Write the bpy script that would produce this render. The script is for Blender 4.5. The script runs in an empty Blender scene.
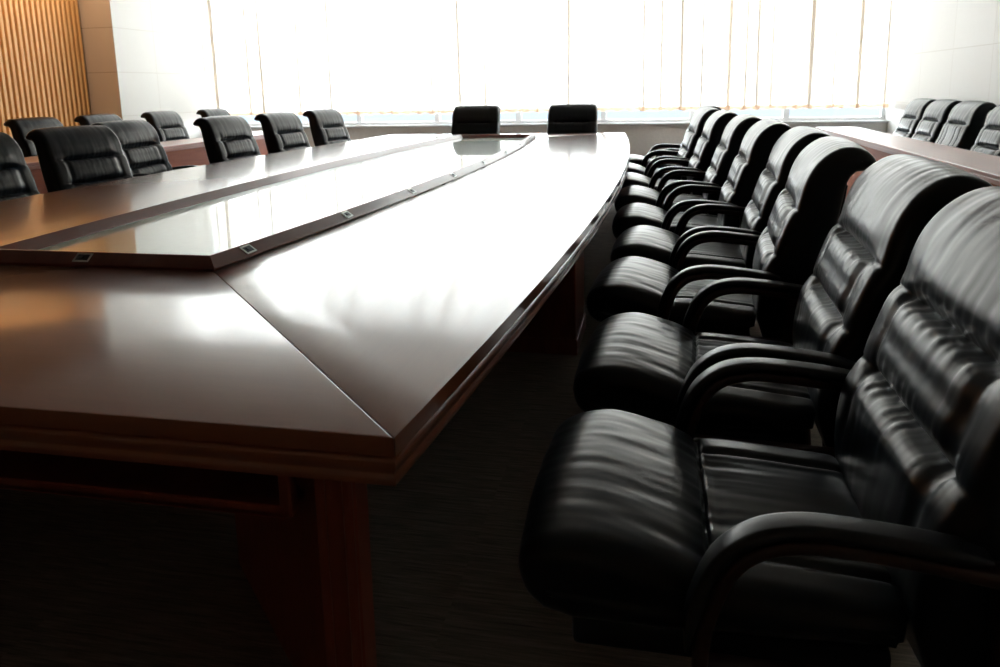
import bpy, bmesh, math, random
from math import sin, cos, pi, sqrt, exp, atan
from mathutils import Vector, Matrix, noise

random.seed(7)
scene = bpy.context.scene
COL = scene.collection

# ------------------------------------------------------------------ materials
def new_mat(name):
    m = bpy.data.materials.new(name)
    m.use_nodes = True
    nt = m.node_tree
    nt.nodes.clear()
    out = nt.nodes.new('ShaderNodeOutputMaterial')
    return m, nt, out

def N(nt, typ, **kw):
    n = nt.nodes.new(typ)
    for k, v in kw.items():
        if k in n.inputs.keys():
            n.inputs[k].default_value = v
        else:
            setattr(n, k, v)
    return n

def principled(nt, out, **kw):
    b = nt.nodes.new('ShaderNodeBsdfPrincipled')
    for k, v in kw.items():
        b.inputs[k].default_value = v
    nt.links.new(b.outputs[0], out.inputs[0])
    return b

def rgba(c): return (c[0], c[1], c[2], 1.0)

def coords(nt, scale=(1, 1, 1), kind='Object', rot=(0, 0, 0)):
    tc = nt.nodes.new('ShaderNodeTexCoord')
    mp = nt.nodes.new('ShaderNodeMapping')
    mp.inputs['Scale'].default_value = scale
    mp.inputs['Rotation'].default_value = rot
    nt.links.new(tc.outputs[kind], mp.inputs['Vector'])
    return mp.outputs[0]

def ramp(nt, fac, stops):
    r = nt.nodes.new('ShaderNodeValToRGB')
    e = r.color_ramp.elements
    while len(e) < len(stops): e.new(0.5)
    for i, (p, c) in enumerate(stops):
        e[i].position = p
        e[i].color = rgba(c)
    nt.links.new(fac, r.inputs[0])
    return r.outputs[0]

def wood_mat(name, dark, light, scale=(1, 14, 14), rough=.25, spec=.5, coat=0.0, coat_rough=.05, bump=.03):
    m, nt, out = new_mat(name)
    b = principled(nt, out, Roughness=rough)
    b.inputs['Specular IOR Level'].default_value = spec
    b.inputs['Coat Weight'].default_value = coat
    b.inputs['Coat Roughness'].default_value = coat_rough
    v = coords(nt, scale)
    n1 = N(nt, 'ShaderNodeTexNoise', Scale=2.2, Detail=7.0, Roughness=.62, Distortion=.6)
    nt.links.new(v, n1.inputs['Vector'])
    n2 = N(nt, 'ShaderNodeTexNoise', Scale=14.0, Detail=4.0, Roughness=.6)
    nt.links.new(v, n2.inputs['Vector'])
    mx = N(nt, 'ShaderNodeMath', operation='MULTIPLY_ADD')
    nt.links.new(n2.outputs[0], mx.inputs[0]); mx.inputs[1].default_value = .35
    nt.links.new(n1.outputs[0], mx.inputs[2])
    c = ramp(nt, mx.outputs[0], [(.38, dark), (.85, light)])
    nt.links.new(c, b.inputs['Base Color'])
    if bump:
        bp = N(nt, 'ShaderNodeBump', Strength=bump, Distance=.002)
        nt.links.new(n2.outputs[0], bp.inputs['Height'])
        nt.links.new(bp.outputs[0], b.inputs['Normal'])
    return m

def leather_mat(name, col, rough=.36, spec=.5, tint=(1, 1, 1)):
    m, nt, out = new_mat(name)
    b = principled(nt, out, Roughness=rough)
    b.inputs['Base Color'].default_value = rgba(col)
    b.inputs['Specular IOR Level'].default_value = spec
    b.inputs['Specular Tint'].default_value = rgba(tint)
    v = coords(nt)
    n1 = N(nt, 'ShaderNodeTexNoise', Scale=14.0, Detail=2.0, Roughness=.5)
    nt.links.new(v, n1.inputs['Vector'])
    b2 = N(nt, 'ShaderNodeBump', Strength=.05, Distance=.006)
    nt.links.new(n1.outputs[0], b2.inputs['Height'])
    nt.links.new(b2.outputs[0], b.inputs['Normal'])
    return m

def plain_mat(name, col, rough=.6, metal=0.0, spec=.5):
    m, nt, out = new_mat(name)
    b = principled(nt, out, Roughness=rough, Metallic=metal)
    b.inputs['Specular IOR Level'].default_value = spec
    v = coords(nt)
    n1 = N(nt, 'ShaderNodeTexNoise', Scale=35.0, Detail=3.0)
    nt.links.new(v, n1.inputs['Vector'])
    c = ramp(nt, n1.outputs[0], [(.3, [x * .93 for x in col]), (.7, col)])
    nt.links.new(c, b.inputs['Base Color'])
    return m

def tile_wall_mat(name, col, joint, bw=.9, bh=.6, rough=.45):
    """smooth wall slabs with thin joints; the brick texture is laid on the wall plane by the mesh's uv"""
    m, nt, out = new_mat(name)
    b = principled(nt, out, Roughness=rough)
    tc = nt.nodes.new('ShaderNodeTexCoord')
    br = N(nt, 'ShaderNodeTexBrick', offset=0.0)
    br.inputs['Scale'].default_value = 1.0
    br.inputs['Mortar Size'].default_value = .004
    br.inputs['Brick Width'].default_value = bw
    br.inputs['Row Height'].default_value = bh
    br.inputs['Color1'].default_value = rgba(col)
    br.inputs['Color2'].default_value = rgba([c * .97 for c in col])
    br.inputs['Mortar'].default_value = rgba(joint)
    nt.links.new(tc.outputs['UV'], br.inputs['Vector'])
    nt.links.new(br.outputs['Color'], b.inputs['Base Color'])
    return m

def carpet_mat():
    m, nt, out = new_mat('carpet')
    b = principled(nt, out, Roughness=1.0)
    b.inputs['Specular IOR Level'].default_value = .1
    v = coords(nt)
    # carpet tiles laid quarter-turned: two stripe directions chosen by a checker
    ck = N(nt, 'ShaderNodeTexChecker', Scale=2.0)
    nt.links.new(v, ck.inputs['Vector'])
    def stripes(scale):
        mp = nt.nodes.new('ShaderNodeMapping'); mp.inputs['Scale'].default_value = scale
        nt.links.new(v, mp.inputs['Vector'])
        n = N(nt, 'ShaderNodeTexNoise', Scale=1.0, Detail=3.0, Roughness=.7)
        nt.links.new(mp.outputs[0], n.inputs['Vector'])
        return n.outputs[0]
    a, c2 = stripes((5, 90, 1)), stripes((7, 110, 1))
    mx = N(nt, 'ShaderNodeMix', data_type='FLOAT')
    nt.links.new(ck.outputs['Fac'], mx.inputs[0]); nt.links.new(a, mx.inputs[2]); nt.links.new(c2, mx.inputs[3])
    fine = N(nt, 'ShaderNodeTexNoise', Scale=450.0, Detail=2.0)
    nt.links.new(v, fine.inputs['Vector'])
    ad = N(nt, 'ShaderNodeMath', operation='MULTIPLY_ADD')
    nt.links.new(fine.outputs[0], ad.inputs[0]); ad.inputs[1].default_value = .5
    nt.links.new(mx.outputs[0], ad.inputs[2])
    c = ramp(nt, ad.outputs[0], [(.5, CARPET_D), (1.0, CARPET_L)])
    nt.links.new(c, b.inputs['Base Color'])
    bp = N(nt, 'ShaderNodeBump', Strength=.5, Distance=.004)
    nt.links.new(ad.outputs[0], bp.inputs['Height']); nt.links.new(bp.outputs[0], b.inputs['Normal'])
    return m

def curtain_mat(name='sheer_curtain', dc=(.86, .82, .78), tc=(.95, .90, .84)):
    m, nt, out = new_mat(name)
    d = N(nt, 'ShaderNodeBsdfDiffuse'); d.inputs[0].default_value = rgba(dc)
    t = N(nt, 'ShaderNodeBsdfTranslucent'); t.inputs[0].default_value = rgba(tc)
    mx = N(nt, 'ShaderNodeMixShader'); mx.inputs[0].default_value = .62
    v = coords(nt, (1, 1, 1))
    w = N(nt, 'ShaderNodeTexNoise', Scale=300.0, Detail=2.0)
    nt.links.new(v, w.inputs['Vector'])
    r = N(nt, 'ShaderNodeMapRange'); nt.links.new(w.outputs[0], r.inputs[0])
    r.inputs[3].default_value = .60; r.inputs[4].default_value = .72
    nt.links.new(r.outputs[0], mx.inputs[0])
    nt.links.new(d.outputs[0], mx.inputs[1]); nt.links.new(t.outputs[0], mx.inputs[2])
    nt.links.new(mx.outputs[0], out.inputs[0])
    return m

def glass_pane_mat():
    m, nt, out = new_mat('window_glass')
    t = N(nt, 'ShaderNodeBsdfTransparent'); t.inputs[0].default_value = (.93, .96, .97, 1)
    g = N(nt, 'ShaderNodeBsdfGlossy', Roughness=.02)
    f = N(nt, 'ShaderNodeFresnel', IOR=1.45)
    mx = N(nt, 'ShaderNodeMixShader')
    nt.links.new(f.outputs[0], mx.inputs[0]); nt.links.new(t.outputs[0], mx.inputs[1]); nt.links.new(g.outputs[0], mx.inputs[2])
    nt.links.new(mx.outputs[0], out.inputs[0])
    return m

# ------------------------------------------------------------------ tunables
SKY = 30.0
EXPOSURE = 0.0
CARPET_D, CARPET_L = (.10, .088, .074), (.36, .32, .265)

M = {}
M['table'] = wood_mat('mahogany_lacquer', (.215, .060, .020), (.26, .076, .027), scale=(1.0, 9, 9), rough=.30, spec=.45, coat=1.0, coat_rough=.11, bump=0)
M['table_x'] = M['table']
M['table_y'] = wood_mat('mahogany_lacquer_lengthwise', (.215, .060, .020), (.26, .076, .027), scale=(9, 1.0, 9), rough=.30, spec=.45, coat=1.0, coat_rough=.11, bump=0)
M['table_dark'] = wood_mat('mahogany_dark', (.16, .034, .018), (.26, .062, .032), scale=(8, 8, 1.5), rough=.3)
M['frame_wood'] = wood_mat('mahogany_frame', (.085, .017, .010), (.14, .030, .016), scale=(10, 1.2, 10), rough=.28, spec=.3, coat=.35, coat_rough=.09, bump=0)
M['side_table'] = wood_mat('side_table_wood', (.36, .085, .042), (.47, .125, .062), scale=(10, 1.2, 10), rough=.40, spec=1.0, coat=1.0, coat_rough=.30, bump=0)
M['side_front'] = wood_mat('side_table_panel', (.30, .075, .036), (.40, .11, .052), scale=(10, 1.2, 10), rough=.45, spec=.25, bump=0)
M['chair_wood'] = wood_mat('chair_dark_wood', (.012, .004, .003), (.035, .010, .006), scale=(3, 12, 12), rough=.3)
M['leather'] = leather_mat('black_leather', (.004, .0085, .014), rough=.28, spec=.30, tint=(1, .92, .80))
M['leather_side'] = leather_mat('black_leather_side', (.003, .0065, .011), rough=.40, spec=.3)
M['pad'] = leather_mat('black_arm_leather', (.004, .0065, .010), rough=.28, spec=.45)
M['glide'] = plain_mat('black_glide', (.01, .01, .01), .5)
M['glass'] = plain_mat('pale_green_glass', (.25, .36, .235), .28, spec=.6)
_g = M['glass'].node_tree.nodes['Principled BSDF']
_g.inputs['Coat Weight'].default_value = 1.0; _g.inputs['Coat Roughness'].default_value = .03; _g.inputs['Coat IOR'].default_value = 1.6
M['metal'] = plain_mat('satin_nickel', (.62, .60, .55), .28, 1.0)
M['black'] = plain_mat('black_plastic', (.008, .008, .008), .4)
M['carpet'] = carpet_mat()
M['curtain'] = curtain_mat()
M['hem'] = curtain_mat('curtain_hem', (.85, .66, .50), (.80, .58, .42))
M['pane'] = glass_pane_mat()
M['white_wall'] = plain_mat('white_painted_wall', (.93, .93, .93), .6)
M['tile_white'] = tile_wall_mat('white_wall_slabs', (.86, .85, .82), (.70, .67, .62), 1.1, .65)
M['tile_brown'] = tile_wall_mat('tan_wall_slabs', (.54, .42, .33), (.28, .20, .14), 1.1, .65)
M['slat'] = wood_mat('oak_slat', (.82, .38, .12), (.95, .57, .24), scale=(10, 10, 1.0), rough=.45)
M['slat_gap'] = plain_mat('slat_backing', (.05, .02, .008), .8)
M['added_light_blocker'] = plain_mat('added_blocker_brown', (.10, .055, .032), .7)
M['ceiling'] = plain_mat('ceiling_paint', (.46, .43, .39), .9)
M['rear_wall'] = plain_mat('dark_wood_panel', (.20, .12, .075), .5)
M['mullion'] = plain_mat('white_aluminium', (.78, .79, .80), .4)
M['sill'] = plain_mat('stone_sill', (.70, .72, .74), .35)

# ------------------------------------------------------------------ mesh helpers
def obj(name, bm, mat, parent=None, smooth=40, loc=None):
    me = bpy.data.meshes.new(name)
    bmesh.ops.recalc_face_normals(bm, faces=bm.faces[:])
    bm.to_mesh(me); bm.free()
    mats = mat if isinstance(mat, (list, tuple)) else [mat]
    for m_ in mats: me.materials.append(m_)
    if smooth:
        me.polygons.foreach_set('use_smooth', [True] * len(me.polygons))
        me.set_sharp_from_angle(angle=math.radians(smooth))
    o = bpy.data.objects.new(name, me)
    COL.objects.link(o)
    if parent is not None: o.parent = parent
    if loc: o.location = loc
    return o

def empty(name, loc=(0, 0, 0), rz=0):
    o = bpy.data.objects.new(name, None)
    COL.objects.link(o)
    o.location = loc; o.rotation_euler = (0, 0, rz)
    o.empty_display_size = .1
    return o

def tag(o, label, cat, group=None):
    o['label'] = label; o['category'] = cat
    if group: o['group'] = group
    return o

def struct(o):
    o['kind'] = 'structure'
    return o

def add_box(bm, x0, x1, y0, y1, z0, z1, bev=0.0, seg=2):
    r = bmesh.ops.create_cube(bm, size=1.0)
    vs = r['verts']
    for v in vs:
        v.co = Vector(((x0 + x1) / 2 + v.co.x * (x1 - x0), (y0 + y1) / 2 + v.co.y * (y1 - y0), (z0 + z1) / 2 + v.co.z * (z1 - z0)))
    if bev:
        es = list({e for v in vs for e in v.link_edges})
        bmesh.ops.bevel(bm, geom=es, offset=bev, segments=seg, profile=.5, affect='EDGES')

def box(x0, x1, y0, y1, z0, z1, bev=0.0, seg=2):
    bm = bmesh.new(); add_box(bm, x0, x1, y0, y1, z0, z1, bev, seg); return bm

def uv_box(bm, axis):
    """world-metre uv on a wall plane; axis = the horizontal axis along the wall"""
    uv = bm.loops.layers.uv.new('UVMap')
    for f in bm.faces:
        n = f.normal
        for l in f.loops:
            c = l.vert.co
            if axis == 'auto':
                u = c.y if abs(n.x) > abs(n.y) else c.x
            else:
                u = c.y if axis == 'y' else c.x
            l[uv].uv = (u, c.z - .36)
    return bm

def catmull(pts, n):
    """resample an open polyline of 2D points as a smooth curve with n points, by arc length"""
    P = [Vector((p[0], p[1], 0)) for p in pts]
    P = [P[0] * 2 - P[1]] + P + [P[-1] * 2 - P[-2]]
    dense = []
    for i in range(1, len(P) - 2):
        for k in range(16):
            t = k / 16
            a, b, c, d = P[i - 1], P[i], P[i + 1], P[i + 2]
            dense.append(.5 * ((2 * b) + (c - a) * t + (2 * a - 5 * b + 4 * c - d) * t * t + (3 * b - a - 3 * c + d) * t ** 3))
    dense.append(P[-2])
    L = [0.0]
    for i in range(1, len(dense)): L.append(L[-1] + (dense[i] - dense[i - 1]).length)
    out, j = [], 0
    for k in range(n):
        s = L[-1] * k / (n - 1)
        while j < len(L) - 2 and L[j + 1] < s: j += 1
        t = (s - L[j]) / max(1e-9, L[j + 1] - L[j])
        q = dense[j].lerp(dense[j + 1], t)
        out.append((q.x, q.y))
    return out

def normals2d(pts, closed=True):
    n = len(pts); res = []
    for i in range(n):
        a = pts[(i - 1) % n] if closed or i > 0 else pts[i]
        b = pts[(i + 1) % n] if closed or i < n - 1 else pts[i]
        dx, dz = b[0] - a[0], b[1] - a[1]
        l = max(1e-9, sqrt(dx * dx + dz * dz))
        res.append((-dz / l, dx / l))
    return res

def smooth01(a, b, x):
    t = min(1, max(0, (x - a) / (b - a))); return t * t * (3 - 2 * t)

def pillow(profile, hw, r, disp, M_=56, v0=None, width=None):
    """a closed side profile (x,z), counted clockwise so its normals point out, drawn across y from -hw to hw;
    edges rounded with radius r, surface displaced outward by disp(i, x, z, v)"""
    bm = bmesh.new()
    n = len(profile)
    nor = normals2d(profile)
    # lateral stations, denser at the rounded edges
    K = 7
    st = []
    for k in range(K + 1):
        a = (pi / 2) * k / K
        st.append((-hw + r * (1 - cos(a)) if False else -(hw - r) - r * cos(a), r * (1 - sin(a))))
    inner = M_ - 2 * (K + 1)
    for k in range(1, inner + 1):
        st.append((-(hw - r) + 2 * (hw - r) * k / (inner + 1), 0.0))
    for k in range(K + 1):
        a = (pi / 2) * (K - k) / K
        st.append(((hw - r) + r * cos(a), r * (1 - sin(a))))
    rows = []
    for (y, ins) in st:
        row = []
        v = y / hw
        for i, (x, z) in enumerate(profile):
            d = disp(i, x, z, v) - ins
            w = width(z, x) if width else 1.0
            row.append(bm.verts.new((x + nor[i][0] * d, y * w, z + nor[i][1] * d)))
        rows.append(row)
    for a, b in zip(rows[:-1], rows[1:]):
        for i in range(n):
            j = (i + 1) % n
            bm.faces.new((a[i], a[j], b[j], b[i]))
    caps = [bm.faces.new(rows[0]), bm.faces.new(list(reversed(rows[-1])))]
    for f in caps: f.material_index = 1
    bmesh.ops.triangulate(bm, faces=caps)
    return bm

def sweep(path, hy, ht, off=0.0, y=0.0, rad=.3, seg=3, taper=None):
    """a rounded bar following a path in the xz plane; hy half width in y, ht half thickness, off shifts it along the path normal"""
    bm = bmesh.new()
    nor = normals2d(path, closed=False)
    r = min(hy, ht) * rad * 2
    r = min(r, min(hy, ht) * .98)
    sec = []
    for (cx, cz, a0) in ((hy - r, ht - r, 0), (-(hy - r), ht - r, pi / 2), (-(hy - r), -(ht - r), pi), (hy - r, -(ht - r), 3 * pi / 2)):
        for k in range(seg + 1):
            a = a0 + (pi / 2) * k / seg
            sec.append((cx + r * cos(a), cz + r * sin(a)))
    rows = []
    n = len(path)
    for i, (p, q) in enumerate(zip(path, nor)):
        s = taper(i / (n - 1)) if taper else 1.0
        rows.append([bm.verts.new((p[0] + q[0] * (off + b * s), y + a * (1 if not taper else min(1, .5 + .5 * s)), p[1] + q[1] * (off + b * s))) for a, b in sec])
    m = len(sec)
    for a, b in zip(rows[:-1], rows[1:]):
        for i in range(m):
            j = (i + 1) % m
            bm.faces.new((a[i], a[j], b[j], b[i]))
    bm.faces.new(rows[0]); bm.faces.new(list(reversed(rows[-1])))
    return bm

# ------------------------------------------------------------------ the room
XL, XR, YB, YF, ZC = -8.50, 3.34, 12.30, -2.6, 5.20
WT = 5.00                        # top of the window openings
PIER_X, PIER_Y = -7.93, 10.08
SILL = .73

fl = struct(obj('floor', box(XL - .3, XR + .3, YF - .3, YB + .3, -.2, 0), M['carpet'], smooth=0))
struct(obj('ceiling', box(XL - .3, XR + .3, YF - .3, YB + .3, ZC, ZC + .2), M['ceiling'], smooth=0))
wl = struct(obj('wall_left', uv_box(box(XL - .2, XL, YF - .2, PIER_Y + .1, 0, ZC), 'y'), M['slat_gap'], smooth=0))
# upright wooden slats on the left wall
bm = bmesh.new()
y = PIER_Y - .035
while y > 5.2:
    add_box(bm, XL + .001, XL + .055, y - .05, y, 0.0, ZC, .004, 1)
    y -= .0915
o = obj('wood_slats', bm, M['slat'], wl, smooth=0); o['label'] = 'upright golden wood slats with dark gaps'
# unseen brown block, added to darken reflections; its lip screens the added light
bm = box(XL, PIER_X, YF, PIER_Y, 3.40, ZC)
add_box(bm, PIER_X - .04, PIER_X, YF, PIER_Y, 3.08, 3.40)
obj('added_light_blocker', bm, M['added_light_blocker'], wl, smooth=0)
# tan pier at the end of the slats; its long side runs on to the window wall in white slabs
bm = box(XL - .2, PIER_X, PIER_Y, YB + .3, 0, ZC)
bm.normal_update(); uv_box(bm, 'auto')
for f in bm.faces: f.material_index = 1 if f.normal.x > .5 else 0
struct(obj('wall_left_pier', bm, [M['tile_brown'], M['tile_white']], smooth=0))
struct(obj('wall_right', uv_box(box(XR, XR + .2, YF - .2, YB + .3, 0, ZC), 'y'), M['tile_white'], smooth=0))
struct(obj('wall_front', uv_box(box(XL - .2, XR + .2, YF - .2, YF, 0, ZC), 'x'), M['rear_wall'], smooth=0))
# window wall: parapet below, header above
bm = box(PIER_X, XR, YB, YB + .3, 0, SILL)
add_box(bm, PIER_X, XR, YB, YB + .3, WT, ZC)
wb = struct(obj('wall_back', uv_box(bm, 'x'), M['white_wall'], smooth=0))
struct(obj('trim_1', box(PIER_X, XR, YB - .06, YB + .10, SILL - .035, SILL, .006), M['sill'], smooth=0))
NW = 8
ww = (XR - PIER_X) / NW
for i in range(NW):
    x0 = PIER_X + i * ww; x1 = x0 + ww
    w = empty('window_%d' % (i + 1), ((x0 + x1) / 2, YB + .2, SILL)); struct(w)
    h = WT - SILL
    bm = bmesh.new()
    add_box(bm, -ww / 2, -ww / 2 + .045, -.03, .03, 0, h); add_box(bm, ww / 2 - .045, ww / 2, -.03, .03, 0, h)
    add_box(bm, -ww / 2 + .045, ww / 2 - .045, -.03, .03, 0, .05); add_box(bm, -ww / 2 + .045, ww / 2 - .045, -.03, .03, h - .05, h)
    obj('window_frame', bm, M['mullion'], w, smooth=0)
    obj('pane', box(-ww / 2 + .045, ww / 2 - .045, -.004, .004, .05, h - .05), M['pane'], w, smooth=0)

# curtains: sheer panels hung in folds from the ceiling to just below the sill
# (x, width, number of times the cloth doubles back there)
GATHERS = [(-7.62, 0.096, 2), (-7.0, .034, 2), (-6.74, .05, 2), (-6.05, 0.032, 2), (-4.95, 0.048, 2), (-4.35, 0.048, 2), (-3.65, 0.032, 2), (-2.78, 0.056, 2),
           (-1.92, 0.032, 2), (-1.42, 0.064, 2), (-1.05, 0.032, 2), (.02, 0.048, 2), (.32, 0.064, 2), (.62, 0.032, 2), (1.02, 0.080, 2), (1.26, 0.048, 2),
           (1.66, 0.048, 2), (2.02, 0.032, 2), (2.20, 0.080, 3), (2.52, 0.056, 2), (2.86, 0.064, 2)]
def curtain(x0, x1, seed, label, back):
    rnd = random.Random(seed)
    L = x1 - x0
    ph = [rnd.uniform(0, 6.28) for _ in range(6)]
    zt, zb, nz = ZC - .001, .925, 14
    back = .14 if back else 0.0
    gs = sorted([(g, w_, n_) for (g, w_, n_) in GATHERS if x0 + .12 < g < x1 - .12] + [(x0 + .05, .04, 2), (x1 - .05, .04, 2)])
    st = []                                   # stations along the cloth: nominal x, gather centre, slot within the zigzag
    x = x0
    for (g, w_, n_) in gs:
        while x < g - w_ / 2 - .004:
            st.append((x, None, 0, 0, 0)); x += .008
        legs = 2 * n_ + 1
        for k in range(legs):
            m = 6
            for q in range(m):
                u = q / m
                t = u if k % 2 == 0 else 1 - u
                st.append((g, w_, t - .5, (k + u), legs))
        x = g + w_ / 2 + .002
    while x < x1: st.append((x, None, 0, 0, 0)); x += .008
    st.append((x1, None, 0, 0, 0))
    bm = bmesh.new(); rows = []
    for k in range(nz + 1):
        t = k / nz
        z0 = zt + (zb - zt) * t
        row = []
        for (xn, w_, u, lay, legs) in st:
            sway = 0.0
            xx = xn
            if w_ is not None:
                wv = w_ * (.75 + .35 * noise.noise(Vector((xn * 3, t * 1.6, seed))))
                sway = .018 * noise.noise(Vector((xn * 5, t * 1.2, seed + 4)))
                xx = xn + u * wv + sway
            q = xx - x0
            fade = smooth01(0, .08, q) * smooth01(0, .08, L - q)
            amp = .020 + .016 * noise.noise(Vector((xn * 1.3, t * .6, seed)))
            yy = amp * sin(xn * 2 * pi / .16 + 1.6 * sin(xn * 2.1 + ph[0]) + ph[1]) + .010 * sin(xn * 2 * pi / .47 + ph[2])
            yy *= .4 + .6 * fade
            if w_ is not None: yy -= .010 * (lay - legs / 2)
            zz = z0
            if k == nz: zz += .010 * sin(xn * 2 * pi / .21 + ph[3]) + .012 * noise.noise(Vector((xn * 3, 0, seed + 3)))
            row.append(bm.verts.new((xx, YB - .25 + back + yy, zz)))
        rows.append(row)
    for a, b in zip(rows[:-1], rows[1:]):
        for i in range(len(st) - 1):
            bm.faces.new((a[i], a[i + 1], b[i + 1], b[i]))
    o = obj('sheer_curtain', bm, M['curtain'], smooth=180)
    # the doubled hem along the bottom
    bm = bmesh.new(); hr = []
    n2 = int(L / .012)
    for zz in (.985, .955, .930):
        hr.append([bm.verts.new((x0 + L * i / n2, YB - .30 + back + .014 * sin((x0 + L * i / n2) * 2 * pi / .16 + ph[1]), zz + (.010 * sin((x0 + L * i / n2) * 2 * pi / .21 + ph[3]) if zz < .94 else 0))) for i in range(n2 + 1)])
    for a, b in zip(hr[:-1], hr[1:]):
        for i in range(n2): bm.faces.new((a[i], a[i + 1], b[i + 1], b[i]))
    obj('hem', bm, M['hem'], o, smooth=180)
    return tag(o, label, 'curtain', 'sheer curtains along the window wall')

cb = [PIER_X + .05, -5.45, -3.15, -.28, 1.45, 3.28]
clab = ['white sheer curtain hanging beside the white slab wall behind the far left chairs',
        'white sheer curtain hanging behind the farthest chairs of the left side row',
        'white sheer curtain hanging directly behind the two chairs at the far table end',
        'white sheer curtain hanging behind the farthest heads of the right armchair row',
        'white sheer curtain ending above the far corner of the right side table']
for i in range(5):
    curtain(cb[i] - .02, cb[i + 1] + .02, 11 + i, clab[i], .0 if i % 2 else .055)

# ------------------------------------------------------------------ the big table
TCX = -1.885                     # table axis
YN, YFAR = 1.075, 9.30
HWC = TCX * -1 - .41             # half width at the ends
BUL = .185
def edge_off(y):
    t = (y - YN) / (YFAR - YN); t = min(1, max(0, t)); return HWC + BUL * 4 * t * (1 - t)
FN, FF = 2.086, 8.57
FCX = -1.835                     # the glass inset sits a little off the table axis
HWF, BULF = .466, .14
def frame_off(y):
    t = (y - FN) / (FF - FN); t = min(1, max(0, t)); return HWF + BULF * 4 * t * (1 - t)

table = tag(empty('conference_table', (TCX, (YN + YFAR) / 2, 0)),
            'long dark mahogany conference table with bowed sides and sunken pale green glass centre', 'table')
TY = (YN + YFAR) / 2
def T(x, y, z): return Vector((x - TCX, y - TY, z))      # world -> table space

NS = 48
def side_curve(sgn, fn, a, b, n=NS, cx=None):
    cx = TCX if cx is None else cx
    return [(cx + sgn * fn(a + (b - a) * k / n), a + (b - a) * k / n) for k in range(n + 1)]

def slab(poly, z0, z1, bev):
    bm = bmesh.new()
    top = [bm.verts.new(T(x, y, z1)) for x, y in poly]
    bot = [bm.verts.new(T(x, y, z0)) for x, y in poly]
    ft = bm.faces.new(top); bm.faces.new(list(reversed(bot)))
    n = len(poly)
    for i in range(n):
        bm.faces.new((top[i], bot[i], bot[(i + 1) % n], top[(i + 1) % n]))
    if bev:
        es = [e for e in ft.edges]
        bmesh.ops.bevel(bm, geom=es, offset=bev, segments=2, profile=.5, affect='EDGES')
    return bm

G = .0012
ro = side_curve(1, edge_off, YN, YFAR); ri = side_curve(1, frame_off, FN, FF, cx=FCX)
lo_ = side_curve(-1, edge_off, YN, YFAR); li = side_curve(-1, frame_off, FN, FF, cx=FCX)
obj('tabletop_section', slab([(x + G, y) for x, y in ro] + [(x + G, y) for x, y in reversed(ri)], .716, .75, .0035), M['table_y'], table, smooth=30)
obj('tabletop_section', slab([(x - G, y) for x, y in lo_] + [(x - G, y) for x, y in reversed(li)], .716, .75, .0035), M['table_y'], table, smooth=30)
obj('tabletop_section', slab([(lo_[0][0] + G, YN), (ro[0][0] - G, YN), (ri[0][0] - G, FN), (li[0][0] + G, FN)], .716, .75, .0035), M['table_x'], table, smooth=30)
obj('tabletop_section', slab([(lo_[-1][0] + G, YFAR), (ro[-1][0] - G, YFAR), (ri[-1][0] - G, FF), (li[-1][0] + G, FF)], .716, .75, .0035), M['table_x'], table, smooth=30)

# loop sweep around an outline: outline offset inwards by `ins` per profile point
def outline(ins, hw, bul, y0, y1, n=NS, cx=None):
    cx = TCX if cx is None else cx
    a, b = y0 + ins, y1 - ins
    def f(y):
        t = (y - y0) / (y1 - y0); return hw - ins + bul * 4 * t * (1 - t)
    pts = [(cx + f(a + (b - a) * k / n), a + (b - a) * k / n) for k in range(n + 1)]
    pts += [(cx - f(b - (b - a) * k / n), b - (b - a) * k / n) for k in range(n + 1)]
    return pts

def loop_sweep(profile, hw, bul, y0, y1, closed_profile=True, cx=None):
    bm = bmesh.new()
    rings = [[bm.verts.new(T(x, y, z)) for x, y in outline(ins, hw, bul, y0, y1, cx=cx)] for ins, z in profile]
    n = len(rings[0]); m = len(rings)
    for a in range(m if closed_profile else m - 1):
        b = (a + 1) % m
        for i in range(n):
            j = (i + 1) % n
            bm.faces.new((rings[a][i], rings[a][j], rings[b][j], rings[b][i]))
    return bm

mould = [(.05, .7155), (.006, .7155), (.0065, .712), (.001, .709), (-.001, .703), (.0, .694), (.004, .686), (.0045, .680), (.001, .676), (.0, .668), (.003, .662), (.012, .660), (.05, .660)]
obj('edge_moulding', loop_sweep(mould, HWC, BUL, YN, YFAR), M['table_x'], table, smooth=50)

# raised frame around the glass, roof-shaped in section, with a shadow gap under its outer lip
fprof = [(.005, .7505), (.005, .7535), (.0, .7545), (.0, .7585), (.0015, .7605), (.043, .7905), (.051, .7905), (.098, .757), (.100, .7505)]
fr = obj('inset_frame', loop_sweep(fprof, HWF, BULF, FN, FF, cx=FCX), M['frame_wood'], table, smooth=25)
gp = outline(.097, HWF, BULF, FN, FF, cx=FCX)
obj('inset_glass', slab(gp, .742, .7535, 0), M['glass'], table, smooth=20)

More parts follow.
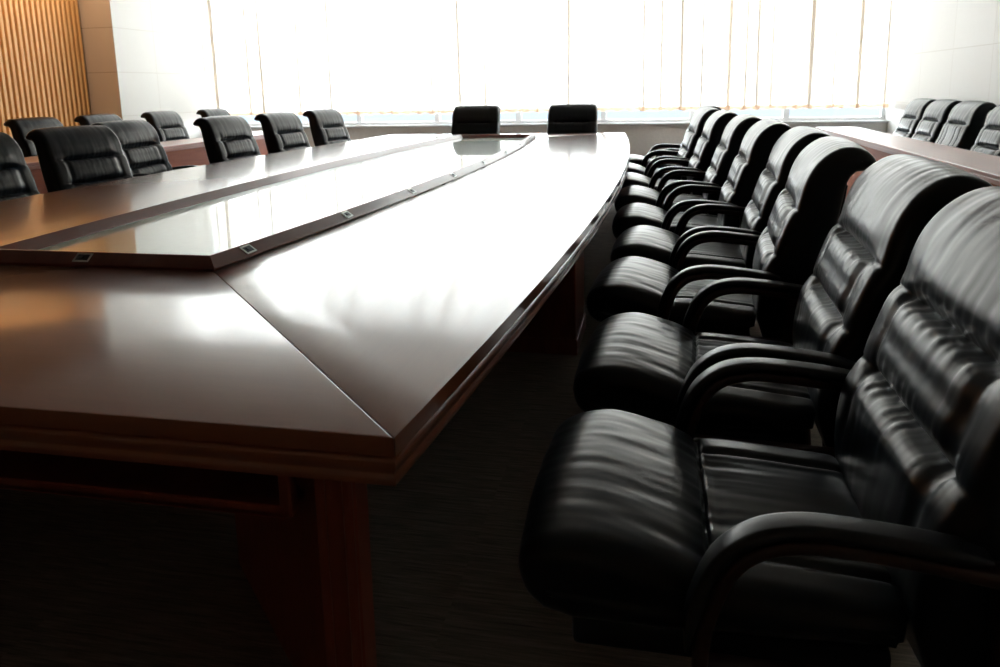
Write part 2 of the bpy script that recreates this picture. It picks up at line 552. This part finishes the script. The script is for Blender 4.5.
# nickel socket plates on the sloping outer face of the frame
def socket(x, y, ang, tilt):
    bm = bmesh.new()
    lx, ly, bd = .030, .019, .006
    for sx in (-1, 1):
        add_box(bm, sx * (lx - bd / 2) - bd / 2, sx * (lx - bd / 2) + bd / 2, -ly, ly, 0, .003, .0008, 1)
        add_box(bm, -lx + bd, lx - bd, sx * (ly - bd / 2) - bd / 2, sx * (ly - bd / 2) + bd / 2, 0, .003, .0008, 1)
    mt = Matrix.Translation(T(x, y, .7760)) @ Matrix.Rotation(ang, 4, 'Z') @ Matrix.Rotation(tilt, 4, 'X')
    bmesh.ops.transform(bm, matrix=mt, verts=bm.verts[:])
    o = obj('socket_plate', bm, M['metal'], fr, smooth=0)
    return o, mt
def socket_core(mt):
    bm = bmesh.new()
    add_box(bm, -.023, .023, -.012, .012, 0, .0022, .0006, 1)
    add_box(bm, -.012, .004, -.006, .006, .0015, .006, .001, 1)
    bmesh.ops.transform(bm, matrix=mt, verts=bm.verts[:])
    obj('socket_insert', bm, M['black'], fr, smooth=0)
TILT = atan(.030 / .0415)
for yy in (2.30, 3.03, 3.80, 4.55, 5.35, 6.25, 7.1, 7.9):
    for s in (1, -1):
        o, mt = socket(FCX + s * (frame_off(yy) - .0222), yy, -s * -pi / 2 if s > 0 else -pi / 2, TILT)
        socket_core(mt)
for xx in (-1.865,):
    o, mt = socket(xx, FN + .0222, 0, TILT); socket_core(mt)
    o, mt = socket(xx, FF - .0222, pi, TILT); socket_core(mt)

# under the top: corner pilasters on diagonal panels, a drawer-like knee rail at each end, cross pedestals
def corner(sx, sy):
    yc = YN + .10 if sy < 0 else YFAR - .10
    d = 1 if sy < 0 else -1
    x0 = TCX + sx * (HWC - .20); x1 = TCX + sx * (HWC - .118)
    xa, xb = min(x0, x1), max(x0, x1)
    bm = bmesh.new()
    ya, yb = sorted((yc, yc + d * .06))
    add_box(bm, xa - TCX, xb - TCX, ya - TY, yb - TY, 0, .662, .004, 1)
    yf = yc - d * .008
    for (p, q) in ((xa + .004, xa + .024), (xb - .024, xb - .004)):
        a, b = sorted((yf, yc + d * .01))
        add_box(bm, p - TCX, q - TCX, a - TY, b - TY, .0, .662, .004, 1)
    obj('corner_pilaster', bm, M['table_dark'], table, smooth=0)
    bm = bmesh.new()
    p0 = Vector((TCX + sx * (HWC - .20), yc + d * .05, 0)); dirv = Vector((-sx, d, 0)).normalized(); nv = Vector((-dirv.y, dirv.x, 0)) * .02
    p1 = p0 + dirv * .72
    q = [p0 + nv, p1 + nv, p1 - nv, p0 - nv]
    lo = [bm.verts.new(T(v.x, v.y, .0)) for v in q]; hi = [bm.verts.new(T(v.x, v.y, .66)) for v in q]
    bm.faces.new(lo); bm.faces.new(list(reversed(hi)))
    for i in range(4): bm.faces.new((lo[i], lo[(i + 1) % 4], hi[(i + 1) % 4], hi[i]))
    obj('corner_panel', bm, M['table_dark'], table, smooth=0)
for sx in (1, -1):
    for sy in (-1, 1): corner(sx, sy)
for sy in (-1, 1):
    y0 = YN + .11 if sy < 0 else YFAR - .70
    hw = HWC - .265
    bm = bmesh.new()
    add_box(bm, -hw, hw, y0 - TY, y0 + .03 - TY, .512, .536, .003, 1)
    for s in (-1, 1):
        add_box(bm, s * hw - .012, s * hw + .012, y0 - TY, y0 + .03 - TY, .512, .662, .003, 1)
    add_box(bm, -hw, hw, (y0 if sy < 0 else y0 - .35) - TY, (y0 + .38 if sy < 0 else y0 + .03) - TY, .512, .522)
    add_box(bm, -hw, hw, (y0 + .36 if sy < 0 else y0 - .35) - TY, (y0 + .38 if sy < 0 else y0 - .33) - TY, .522, .662)
    obj('knee_shelf', bm, M['table_dark'], table, smooth=0)
for yy in (3.55, 6.35):
    for s in (1, -1):
        w = edge_off(yy)
        bm = bmesh.new()
        xa, xb = sorted((s * (w - .75), s * (w - (.13 if s > 0 and yy < 5 else .47))))
        add_box(bm, xa, xb, yy - TY, yy + .45 - TY, .0, .662, .004, 1)
        add_box(bm, xa - .01, xb + .01, yy - .01 - TY, yy + .46 - TY, .0, .08, .004, 1)
        obj('pedestal', bm, M['table_dark'], table, smooth=0)
bm = bmesh.new()
for s in (1, -1):
    add_box(bm, s * .74 - .02, s * .74 + .02, YN + .5 - TY, YFAR - .5 - TY, .25, .662, .003, 1)
obj('modesty_panel', bm, M['table_dark'], table, smooth=0)

# ------------------------------------------------------------------ side tables
def side_table(name, x_front, x_back, y0, y1, label):
    """x_front: the edge facing the room, with the panel under it"""
    s = 1 if x_back > x_front else -1
    cx, cy = (x_front + x_back) / 2, (y0 + y1) / 2
    t = tag(empty(name, (cx, cy, 0)), label, 'table', 'side tables along the walls')
    hx, hy = abs(x_back - x_front) / 2, (y1 - y0) / 2
    obj('tabletop', box(-hx, hx, -hy, hy, .722, .75, .004), M['side_table'], t, smooth=0)
    a = -s * (hx - .006)
    bm = bmesh.new()
    xa, xb = sorted((a, a + s * .03)); add_box(bm, xa, xb, -hy + .006, hy - .006, .690, .7215, .004)
    obj('edge_moulding', bm, M['side_table'], t, smooth=0)
    a = -s * (hx - .025)
    xa, xb = sorted((a, a + s * .025)); obj('front_panel', box(xa, xb, -hy + .03, hy - .03, .06, .6895, .002), M['side_front'], t, smooth=0)
    xa, xb = sorted((a + s * .012, a + s * .06)); obj('plinth', box(xa, xb, -hy + .05, hy - .05, 0, .0595), M['table_dark'], t, smooth=0)
    for yy in (-hy + .035, hy - .035):
        xa, xb = sorted((a + s * .0255, a + s * .18))
        obj('side_panel', box(xa, xb, yy - .0125, yy + .0125, .0605, .6895, .002), M['table_dark'], t, smooth=0)
    return t
side_table('side_table', 1.94, 2.42, 3.4, 10.25, 'red brown panelled side table along the white wall behind the right armchair row')
side_table('side_table', -5.32, -5.90, 4.2, 10.6, 'red brown panelled side table behind the left row of chairs, before the slatted wall')

# ------------------------------------------------------------------ the armchair
def wr(a, b, seed):     # wrinkle noise
    return noise.noise(Vector((a, b, seed))) + .5 * noise.noise(Vector((a * 2.1, b * 1.7, seed + 9)))

def make_chair(style, loc, rz, label, group):
    ch = tag(empty('conference_armchair', loc, rz), label, 'chair', group)
    # --- backrest with rolled-over headrest
    front = [(.222, .37), (.205, .42), (.190, .48), (.190, .56), (.205, .64), (.228, .690), (.240, .718), (.254, .765), (.279, .835), (.298, .870), (.311, .90), (.323, .95), (.343, .998), (.376, 1.042), (.420, 1.074), (.465, 1.084), (.512, 1.071), (.540, 1.042), (.542, 1.018), (.518, 1.008), (.484, 1.004)]
    rear = [(.466, .985), (.455, .955), (.440, .86), (.418, .75), (.392, .64), (.365, .53), (.345, .44), (.338, .39)]
    fp = catmull(front, 120)
    rp = catmull([front[-1]] + rear, 30)[1:]
    bt = catmull([rear[-1], (.325, .360), (.27, .352), front[0]], 10)[1:-1]
    prof = fp + rp + bt
    nf = len(fp)
    tucks = [(.870, .028), (.706, .024)] if style == 0 else [(.870, .024)]
    def disp(i, x, z, v):
        if i >= nf or x > .40 and z < 1.03: return 0.0
        av = abs(v)
        d = 0.0
        m = 1 - .90 * smooth01(.48, .84, av)
        for (zt, dep) in tucks:
            q = (z - zt)
            d -= dep * m * exp(-(q / .013) ** 2)
            d -= .004 * exp(-(q / .005) ** 2) * (1 - smooth01(.9, 1.0, av))
            # puffs either side of the tuck
            d += .010 * m * (exp(-((q - .052) / .030) ** 2) + exp(-((q + .052) / .030) ** 2)) * .7
            # gathers running away from the tuck
            e = exp(-abs(q) / .050)
            d += .0055 * e * wr(v * 15, z * 3.0, zt * 10) * (1 - .5 * smooth01(.7, 1, av))
        if style == 1:
            if z < .86: d -= .007 * (exp(-((av - .34) / .022) ** 2) + exp(-((av - .66) / .03) ** 2)) * smooth01(.86, .83, z)
        else:
            if z < .87: d -= .008 * exp(-((av - .67) / .065) ** 2) * smooth01(.5, .6, z) * smooth01(.875, .85, z)
        d += .0012 * wr(v * 7 + z * 3, z * 6, 3.3)
        if z > .90: d += .0011 * wr(v * 9, z * 2.2 + x * 2, 7.1)
        d += .010 * (1 - v * v)                       # soft crown across the width
        return d
    def bw(z, x):
        return 1.0 - .04 * smooth01(.95, 1.10, z) - .07 * smooth01(.62, .45, z)
    obj('backrest', pillow(prof, .322, .034, disp, M_=84, width=bw), [M['leather'], M['leather_side']], ch, smooth=60)
    # leather panel over the rear of the back
    rq = catmull([(.452, .955), (.438, .86), (.416, .75), (.390, .64), (.363, .53), (.350, .47)], 24)
    o = obj('back_panel', sweep(rq, .262, .006, off=.008, rad=.4), M['leather_side'], ch, smooth=40)
    # --- seat
    st = [(-.395, .405), (-.425, .43), (-.438, .475), (-.425, .515), (-.385, .541), (-.325, .555), (-.265, .550), (-.195, .531), (-.14, .507), (-.115, .498), (-.06, .500), (.02, .495), (.10, .488), (.17, .482), (.186, .474)]
    fp2 = catmull(st, 120)
    rest = [(.187, .452), (.184, .43), (.15, .418), (.0, .410), (-.2, .402), (-.34, .398)]
    sp = fp2 + rest
    ns = len(fp2)
    def sdisp(i, x, z, v):
        if i >= ns: return 0.0
        av = abs(v); d = 0.0
        q = x + .115
        g = 1 - smooth01(.93, 1.0, av)
        if z > .47:
            d -= .016 * exp(-(q / .006) ** 2) * g
            d += .006 * exp(-((q + .045) / .04) ** 2) * (1 - av * .5)
            if q > 0:
                d -= .012 * exp(-((av - .64) / .035) ** 2) * smooth01(.0, .02, q)
                d -= .006 * (1 - smooth01(.5, .64, av)) * smooth01(0, .03, q)
                d += .0055 * exp(-q / .10) * wr(v * 10, x * 4, 2.2) * (1 - smooth01(.55, .62, av))
            else:
                d += .0042 * exp(q / .075) * wr(v * 8.5 + x * 3, x * 4.5, 5.1)
                d += .0012 * wr(v * 9 + x * 5, x * 6, 8.8)
        d += .014 * (1 - v * v)
        return d
    def sw(z, x):
        return 1.0 - .06 * smooth01(-.30, -.44, x)
    obj('seat_cushion', pillow(sp, .292, .045, sdisp, M_=84, width=sw), [M['leather'], M['leather']], ch, smooth=60)
    obj('seat_base', box(-.345, .17, -.262, .262, .345, .404, .012), M['leather_side'], ch, smooth=30)
    # --- bent arms that run on down into the front legs
    path = catmull([(-.105, .012), (-.125, .12), (-.138, .25), (-.143, .38), (-.139, .46), (-.124, .525), (-.098, .585), (-.055, .624), (0, .640), (.06, .641), (.15, .634), (.24, .622), (.335, .606)], 64)
    pad_path = catmull([(-.141, .43), (-.138, .465), (-.124, .525), (-.098, .585), (-.055, .624), (0, .640), (.06, .641), (.15, .634), (.255, .620)], 44)
    for s in (1, -1):
        a = obj('arm_frame', sweep(path, .025, .011, off=-.009, y=s * .336, rad=.35), M['chair_wood'], ch, smooth=40)
        obj('arm_pad', sweep(pad_path, .028, .012, off=.0145, y=s * .336, rad=.48, seg=5, taper=lambda t: min(1, .25 + 6 * t, .35 + 9 * (1 - t))), M['pad'], a, smooth=60)
        bm = sweep(catmull([(.352, .012), (.335, .2), (.318, .40), (.306, .59)], 14), .024, .038, y=s * .336, rad=.25)
        obj('rear_leg', bm, M['chair_wood'], ch, smooth=40)
        bm = sweep([(-.135, .385), (.31, .385)], .017, .030, y=s * .336, rad=.2)
        obj('side_rail', bm, M['chair_wood'], ch, smooth=40)
        for xx, yy in ((-.094, s * .336), (.354, s * .336)):
            bm = bmesh.new()
            bmesh.ops.create_cone(bm, cap_ends=True, segments=16, radius1=.017, radius2=.014, depth=.014, matrix=Matrix.Translation((xx, yy, .007)))
            obj('foot_glide', bm, M['glide'], ch, smooth=40)
    for xx in (-.10, .28):
        obj('cross_rail', box(xx - .012, xx + .012, -.328, .328, .300, .344, .003), M['chair_wood'], ch, smooth=0)
    return ch

def dup(root, loc, rz, label, group):
    r = root.copy(); COL.objects.link(r); r.location = loc; r.rotation_euler = (0, 0, rz)
    r['label'] = label; r['group'] = group
    for c0 in list(root.children):
        c = c0.copy(); COL.objects.link(c); c.parent = r
        for g0 in c0.children:
            g = g0.copy(); COL.objects.link(g); g.parent = c
    return r

used = {}
def place(style, x, y, rz, label, group):
    """x, y: the point on the floor under the chair's local origin; it faces local -x"""
    if style not in used:
        used[style] = make_chair(style, (x, y, 0), rz, label, group); return used[style]
    return dup(used[style], (x, y, 0), rz, label, group)

R = math.radians
GR = 'armchairs along the right side of the big table'
right_row = [
    (.212, 1.420, 0, 'black leather armchair closest to the viewer, its back cut off by the right photo edge'),
    (.232, 2.195, -3, 'second black leather armchair from the near end of the right row'),
    (.195, 3.045, -5, 'third black leather armchair from the near end of the right row'),
    (.232, 3.835, -3, 'fourth black leather armchair from the near end of the right row'),
    (.185, 4.660, -1, 'fifth black leather armchair from the near end of the right row'),
    (.145, 5.550, 0, 'sixth black leather armchair from the near end of the right row'),
    (.070, 6.470, 2, 'seventh black leather armchair from the near end of the right row'),
    (.005, 7.390, 4, 'eighth black leather armchair in the right row, the farthest headrest seen against the curtain'),
    (.060, 8.270, 6, 'farthest armchair of the right row, only its arm showing past its neighbour'),
]
for x, y, a, lab in right_row: place(0, x, y, R(a), lab, GR)

GL = 'armchairs along the left side of the big table'
left_row = [
    (-3.80, 3.90, 176, 'black leather armchair at the big table, cut off by the left photo edge'),
    (-3.765, 4.74, 172, 'large black leather armchair at the table, in front of the slatted wall on the left'),
    (-4.15, 5.83, 180, 'black leather armchair pulled back, half hidden behind the large one on the left'),
    (-3.78, 6.74, 175, 'black leather armchair in the left row that stands alone before the red brown side table'),
    (-3.78, 7.86, 174, 'black leather armchair second from the far end of the left row'),
    (-3.80, 9.06, 172, 'black leather armchair at the far end of the left row'),
]
for x, y, a, lab in left_row: place(0, x, y, R(a), lab, GL)

GF = 'armchairs at the far end of the big table'
place(0, -2.40, 9.52, R(90), 'black armchair at the far table end, left one of the two, behind the glass inset', GF)
place(0, -1.105, 9.52, R(90), 'black armchair at the far table end, right one of the two, nearer the bowed corner', GF)

GB = 'armchairs behind the left side table'
back_left = [
    (-6.30, 7.15, 180, 'dark armchair behind the left side table, farthest left, in front of the wood slats'),
    (-6.30, 8.15, 180, 'dark armchair behind the left side table, in front of the tan pier, mostly hidden'),
    (-6.30, 9.35, 180, 'greyish black armchair behind the left side table, in front of the white slab wall'),
    (-6.30, 10.62, 180, 'farthest armchair behind the left side table, only its headrest showing near the curtain'),
]
for x, y, a, lab in back_left: place(0, x, y, R(a), lab, GB)

GS = 'armchairs behind the right side table'
back_right = [
    (0, 2.66, 10.0, 0, 'farthest armchair behind the right side table, nearest the curtain'),
    (0, 2.66, 9.27, 0, 'second farthest armchair behind the right side table, with two creases across its back'),
    (1, 2.66, 8.50, 0, 'grey sheened armchair behind the right side table with a plain seamed back and dark side'),
    (0, 2.66, 7.55, 0, 'armchair behind the right side table cut off by the right photo edge'),
]
for st, x, y, a, lab in back_right: place(st, x, y, R(a), lab, GS)

# ------------------------------------------------------------------ daylight
w = bpy.data.worlds.new('World'); scene.world = w
w.use_nodes = True
bg = w.node_tree.nodes['Background']
# bright overcast sky; below the horizon the dimmer, bluish ground outside
wn = w.node_tree
tc = wn.nodes.new('ShaderNodeTexCoord'); sx_ = wn.nodes.new('ShaderNodeSeparateXYZ')
wn.links.new(tc.outputs['Generated'], sx_.inputs[0])
mr = wn.nodes.new('ShaderNodeMapRange'); mr.inputs[1].default_value = -.02; mr.inputs[2].default_value = .06
wn.links.new(sx_.outputs[2], mr.inputs[0])
rp = wn.nodes.new('ShaderNodeValToRGB')
rp.color_ramp.elements[0].color = (.036, .043, .049, 1); rp.color_ramp.elements[1].color = (.93, .97, 1.0, 1)
wn.links.new(mr.outputs[0], rp.inputs[0]); wn.links.new(rp.outputs[0], bg.inputs[0])
bg.inputs[1].default_value = SKY
# unseen warm fill light, added to brighten the slats where no lamp is known
WL = bpy.data.lights.new('added_slat_fill', 'AREA'); WL.shape = 'RECTANGLE'; WL.size = .10; WL.size_y = 4.6
WL.energy = 48; WL.color = (1.0, .80, .55)
wo = bpy.data.objects.new('added_slat_fill', WL); COL.objects.link(wo)
wo.location = (-8.06, 7.55, 3.385); wo.rotation_euler = (0, R(-10), 0)

# ------------------------------------------------------------------ camera
yaw, pit, rol, f, pyy = -.209, .1818, -.0195, 753.527, 227.694
cy_, sy_ = cos(yaw), sin(yaw); cp_, sp_ = cos(pit), sin(pit)
F = Vector((sy_ * cp_, cy_ * cp_, -sp_)); Rv = Vector((cy_, -sy_, 0)); U = Rv.cross(F)
cr_, sr_ = cos(rol), sin(rol)
R2 = cr_ * Rv + sr_ * U; U2 = -sr_ * Rv + cr_ * U
cam = bpy.data.cameras.new('camera'); co = bpy.data.objects.new('camera', cam); COL.objects.link(co)
mw = Matrix((( R2.x, U2.x, -F.x, 0), (R2.y, U2.y, -F.y, 0), (R2.z, U2.z, -F.z, 1.3), (0, 0, 0, 1)))
co.matrix_world = mw
cam.sensor_width = 36; cam.sensor_fit = 'HORIZONTAL'
cam.lens = f / 1000 * 36
cam.shift_y = -(333.5 - pyy) / 1000
cam.clip_start = .02
cam.dof.use_dof = True
cam.dof.focus_distance = 2.3
cam.dof.aperture_fstop = 6.3
scene.camera = co

# ------------------------------------------------------------------ colour management, sampling quality
vs = scene.view_settings
vs.view_transform = 'Standard'; vs.look = 'None'; vs.gamma = 1.0; vs.use_curve_mapping = False
vs.exposure = EXPOSURE
scene.display_settings.display_device = 'sRGB'
scene.cycles.use_denoising = True
scene.cycles.denoising_input_passes = 'RGB_ALBEDO_NORMAL'
scene.cycles.denoising_prefilter = 'ACCURATE'
scene.cycles.use_guiding = True
scene.cycles.max_bounces = 10
scene.cycles.diffuse_bounces = 6
scene.cycles.glossy_bounces = 6
scene.cycles.transparent_max_bounces = 12
scene.cycles.sample_clamp_indirect = 12
